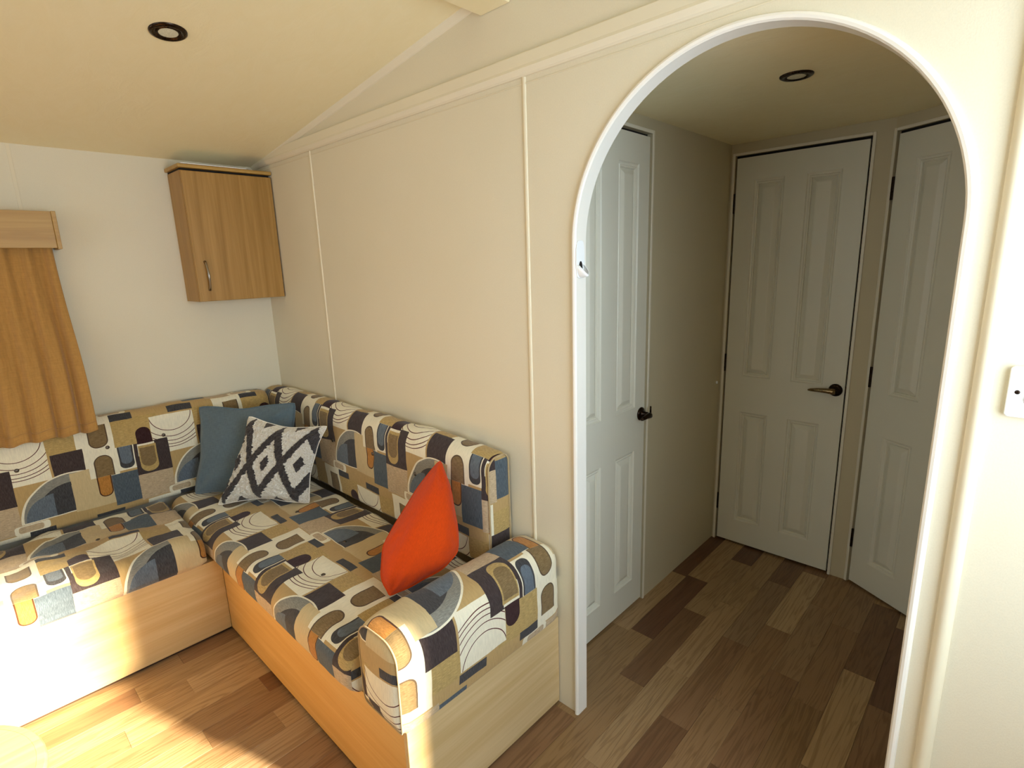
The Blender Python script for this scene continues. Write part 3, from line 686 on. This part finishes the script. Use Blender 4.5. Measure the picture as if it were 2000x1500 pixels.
def pillow(name, TL, TR, BR, BL, thick, mat, label, relief=None, pinch=0.05, n=44, seed=0, front=1, ear=0.0, mid=(0, 0)):
    TL, TR, BR, BL = map(Vector, (TL, TR, BR, BL))
    nr = ((TR-TL).cross(BL-TL)).normalized()*-1
    vs = []; uv = []; fs = []; W_ = (TR-TL).length
    def base(u, v):
        pu = u-pinch*math.sin(math.pi*v)*(1-2*abs(0.5-u)*0)*(2*u-1)*-1*-1
        pv = v-pinch*math.sin(math.pi*u)*(2*v-1)
        e = min(1, 1.6*(abs(2*u-1)**3+abs(2*v-1)**3))
        pu += 0.022*noise.noise(Vector((v*3.1, u*1.1, seed+9)))*e; pv += 0.022*noise.noise(Vector((u*3.3, v*1.1, seed+17)))*e
        cr_ = max(0, abs(2*u-1)+abs(2*v-1)-1.90)*0.10
        pu -= math.copysign(cr_, u-0.5); pv -= math.copysign(cr_, v-0.5)
        top = TL.lerp(TR, pu); bot = BL.lerp(BR, pu); return bot.lerp(top, pv)
    def th(u, v):
        a = max(0.0, 1-(2*u-1)**2); b = max(0.0, 1-(2*v-1)**2)
        return (a*b)**0.55*thick/2*(1+0.12*noise.noise(Vector((u*3, v*3, seed))))
    for side in (1, -1):
        for j in range(n+1):
            for i in range(n+1):
                u, v = i/n, j/n; p = base(u, v); d = th(u, v)
                d += (noise.noise(Vector((u*5, v*5, seed+side)))*0.004+noise.noise(Vector((u*13, v*13, seed+side)))*0.0018)*min(1, d/0.01)
                # radiating creases from the corners
                for cu, cv in ((0, 0), (1, 0), (0, 1), (1, 1)):
                    r = math.hypot(u-cu, v-cv); an = math.atan2(abs(v-cv), abs(u-cu))
                    d += 0.004*math.sin(an*9+seed)*math.exp(-((r-0.22)/0.13)**2)*min(1, d/0.01)
                if relief and side == front: d += relief(u, v)
                vs.append(p+nr*side*d); uv.append((u, v) if relief else (u*W_, v*W_))
    m = (n+1)*(n+1)
    for s in (0, 1):
        for j in range(n):
            for i in range(n):
                a = s*m+j*(n+1)+i; q = (a, a+1, a+n+2, a+n+1); fs.append(q if s == 0 else q[::-1])
    rim = [j*(n+1) for j in range(n+1)]+[n*(n+1)+i for i in range(1, n+1)]+[j*(n+1)+n for j in range(n-1, -1, -1)]+[i for i in range(n-1, 0, -1)]
    for a, b in zip(rim, rim[1:]+rim[:1]): fs.append((a, b, m+b, m+a))
    cov = mobj('cover', vs, fs, mat, None, True, uv)
    root = empty(name, BL.lerp(BR, 0.5)); se = tube('seam', [vs[a] for a in rim], 0.0020, mat, None, 6, True)
    adopt(root, [cov, se]); tag(root, label, 'cushion', 'loose scatter cushions on the corner sofa'); return root
pillow('scatter_cushion', (0.150, -0.454, 0.846), (0.475, -0.145, 0.855), (0.560, -0.235, 0.468), (0.225, -0.548, 0.466), 0.12, M_blue, 'plain slate blue scatter cushion leaning in the sofa corner', seed=2, pinch=0.035)
def rel(u, v):
    e = min(u, 1-u, v, 1-v); k = min(1, e/0.06)
    return k*(0.007+0.007*noise.noise(Vector((u*26, v*26, 3)))+0.006*noise.noise(Vector((u*70, v*70, 5)))+0.006*tuft_height(u, v))
pillow('scatter_cushion', (0.450, -0.350, 0.830), (0.785, -0.160, 0.802), (0.735, -0.255, 0.466), (0.421, -0.520, 0.462), 0.13, M_tuft, 'cream tufted scatter cushion with charcoal diamond pattern', relief=rel, n=120, seed=5, pinch=0.07)
pillow('scatter_cushion', (1.500, -0.380, 0.600), (1.478, -0.118, 0.800), (1.665, -0.215, 0.565), (1.575, -0.420, 0.475), 0.20, M_orange, 'burnt orange velvet scatter cushion slumped against the sofa arm', seed=8, pinch=-0.07, front=-1)

# ------------------------------------------------------------------ side table, low in the near left corner
tr = empty('side_table', (1.43, -1.45, 0)); tz = 0.45
Mt = Matrix.Translation(Vector((1.43, -1.45, tz)))
parts = [lathe('table_top', [(0.0, 0.0), (0.223, 0.0), (0.223, -0.02), (0.0, -0.02)], M_table, None, Mt, 64, False),
         lathe('edge_band', [(0.223, 0.0005), (0.236, -0.001), (0.240, -0.006), (0.240, -0.016), (0.236, -0.021), (0.223, -0.021)], M_table, None, Mt, 64, False)]
for k in range(4):
    a = math.radians(45+90*k); parts.append(tube('leg', [(1.43+0.15*math.cos(a), -1.45+0.15*math.sin(a), tz-0.02), (1.43+0.18*math.cos(a), -1.45+0.18*math.sin(a), 0.0)], [0.018, 0.012], M_oakv, None, 12))
parts.append(lathe('apron', [(0.16, 0.0), (0.16, -0.05), (0.15, -0.05), (0.15, 0.0)], M_oaky, None, Matrix.Translation(Vector((1.43, -1.45, tz-0.02))), 48, False))
for p in parts[:2]:
    m = p.modifiers.new('e', 'EDGE_SPLIT'); m.split_angle = math.radians(40)
adopt(tr, parts); tag(tr, 'round pale wood side table at the near left corner', 'table')

# ------------------------------------------------------------------ light switch, door catch, wall bits
sw = empty('light_switch', (2.903, 0, 1.212)); S0 = (2.860, 1.170); S1 = (2.945, 1.255)
pl = prism('plate', [(S0[0]+.004, S0[1]), (S1[0]-.004, S0[1]), (S1[0], S0[1]+.004), (S1[0], S1[1]-.004), (S1[0]-.004, S1[1]), (S0[0]+.004, S1[1]), (S0[0], S1[1]-.004), (S0[0], S0[1]+.004)], 1, -0.010, -0.0005, M_white, None, 0.0018)
rk = prism('rocker', [(-0.010, 1.197), (-0.0150, 1.199), (-0.0120, 1.213), (-0.0135, 1.229), (-0.010, 1.231)], 0, 2.884, 2.921, M_white, None, 0.0008)
sg = box('rocker_gap_shade', (2.8825, -0.0104, 1.1955), (2.9225, -0.0095, 1.2325), M_dark)  # black plate painting the shade around the rocker
scs = []
for x in (2.8725, 2.9325):
    Mx = Vector((0, -1, 0)).to_track_quat('Z', 'Y').to_matrix().to_4x4(); Mx.translation = Vector((x, -0.0098, 1.2125))
    scs.append(lathe('screw', [(0.0, 0.0006), (0.003, 0.0008), (0.0036, 0.0002)], M_bronze, None, Mx, 16, False))
adopt(sw, [pl, rk, sg]+scs); tag(sw, 'white square single light switch right of the arch', 'light switch')

xj = AX-AR
dc = empty('door_catch', (xj, 0.014, 1.42))
n = 24; pts = []
for i in range(n):
    a = 2*math.pi*i/n; ca, sa = math.cos(a), math.sin(a)
    pts.append((0.012+math.copysign(abs(ca)**0.6, ca)*0.0185, 1.450+math.copysign(abs(sa)**0.5, sa)*0.050))
plate = prism('back_plate', pts, 0, xj, xj+0.003, M_white, None, 0.001)
vs = []; fs = []; nu_, nv_ = 18, 8   # scooped cup, open at the top
for s in (0, 1):
    for i in range(nu_+1):
        th_ = math.pi+math.pi*i/nu_
        for j in range(nv_+1):
            ph = (math.pi/2)*j/nv_; k = 1-0.16*s
            y = 0.012+0.0175*k*math.cos(th_)*math.cos(ph*0.0)*(1-0.25*(j/nv_)**2); z = 1.436+0.034*k*math.sin(th_)*(1-0.15*(j/nv_)**2); x = xj+0.002+0.026*math.sin(ph)*abs(math.sin(th_))**0.7
            vs.append((x, y, z))
m_ = (nu_+1)*(nv_+1)
for s in (0, 1):
    for i in range(nu_):
        for j in range(nv_): a = s*m_+i*(nv_+1)+j; fs.append((a, a+1, a+nv_+2, a+nv_+1))
for i in range(nu_): a = i*(nv_+1)+nv_; fs.append((a, a+nv_+1, m_+a+nv_+1, m_+a))
cup = mobj('cup', vs, fs, M_white, None, True); so = cup.modifiers.new('s', 'SOLIDIFY'); so.thickness = 0.001
hol = mobj('cup_hollow_shade', [(xj+0.0034, 0.012+0.0085*math.cos(2*math.pi*i/16), 1.428+0.018*math.sin(2*math.pi*i/16)) for i in range(16)], [tuple(range(16))], M_dark)  # flat black disc standing in for the shaded hollow of the cup
adopt(dc, [plate, cup, hol]); tag(dc, 'small white plastic cup catch on the left edge of the arch', 'catch')
tag(box('wall_clip', (hx0+0.0005, 1.350, 0.838), (hx0+0.010, 1.358, 0.852), M_white, None, 0.003), 'tiny white clip on the hall wall beside the facing door', 'clip')
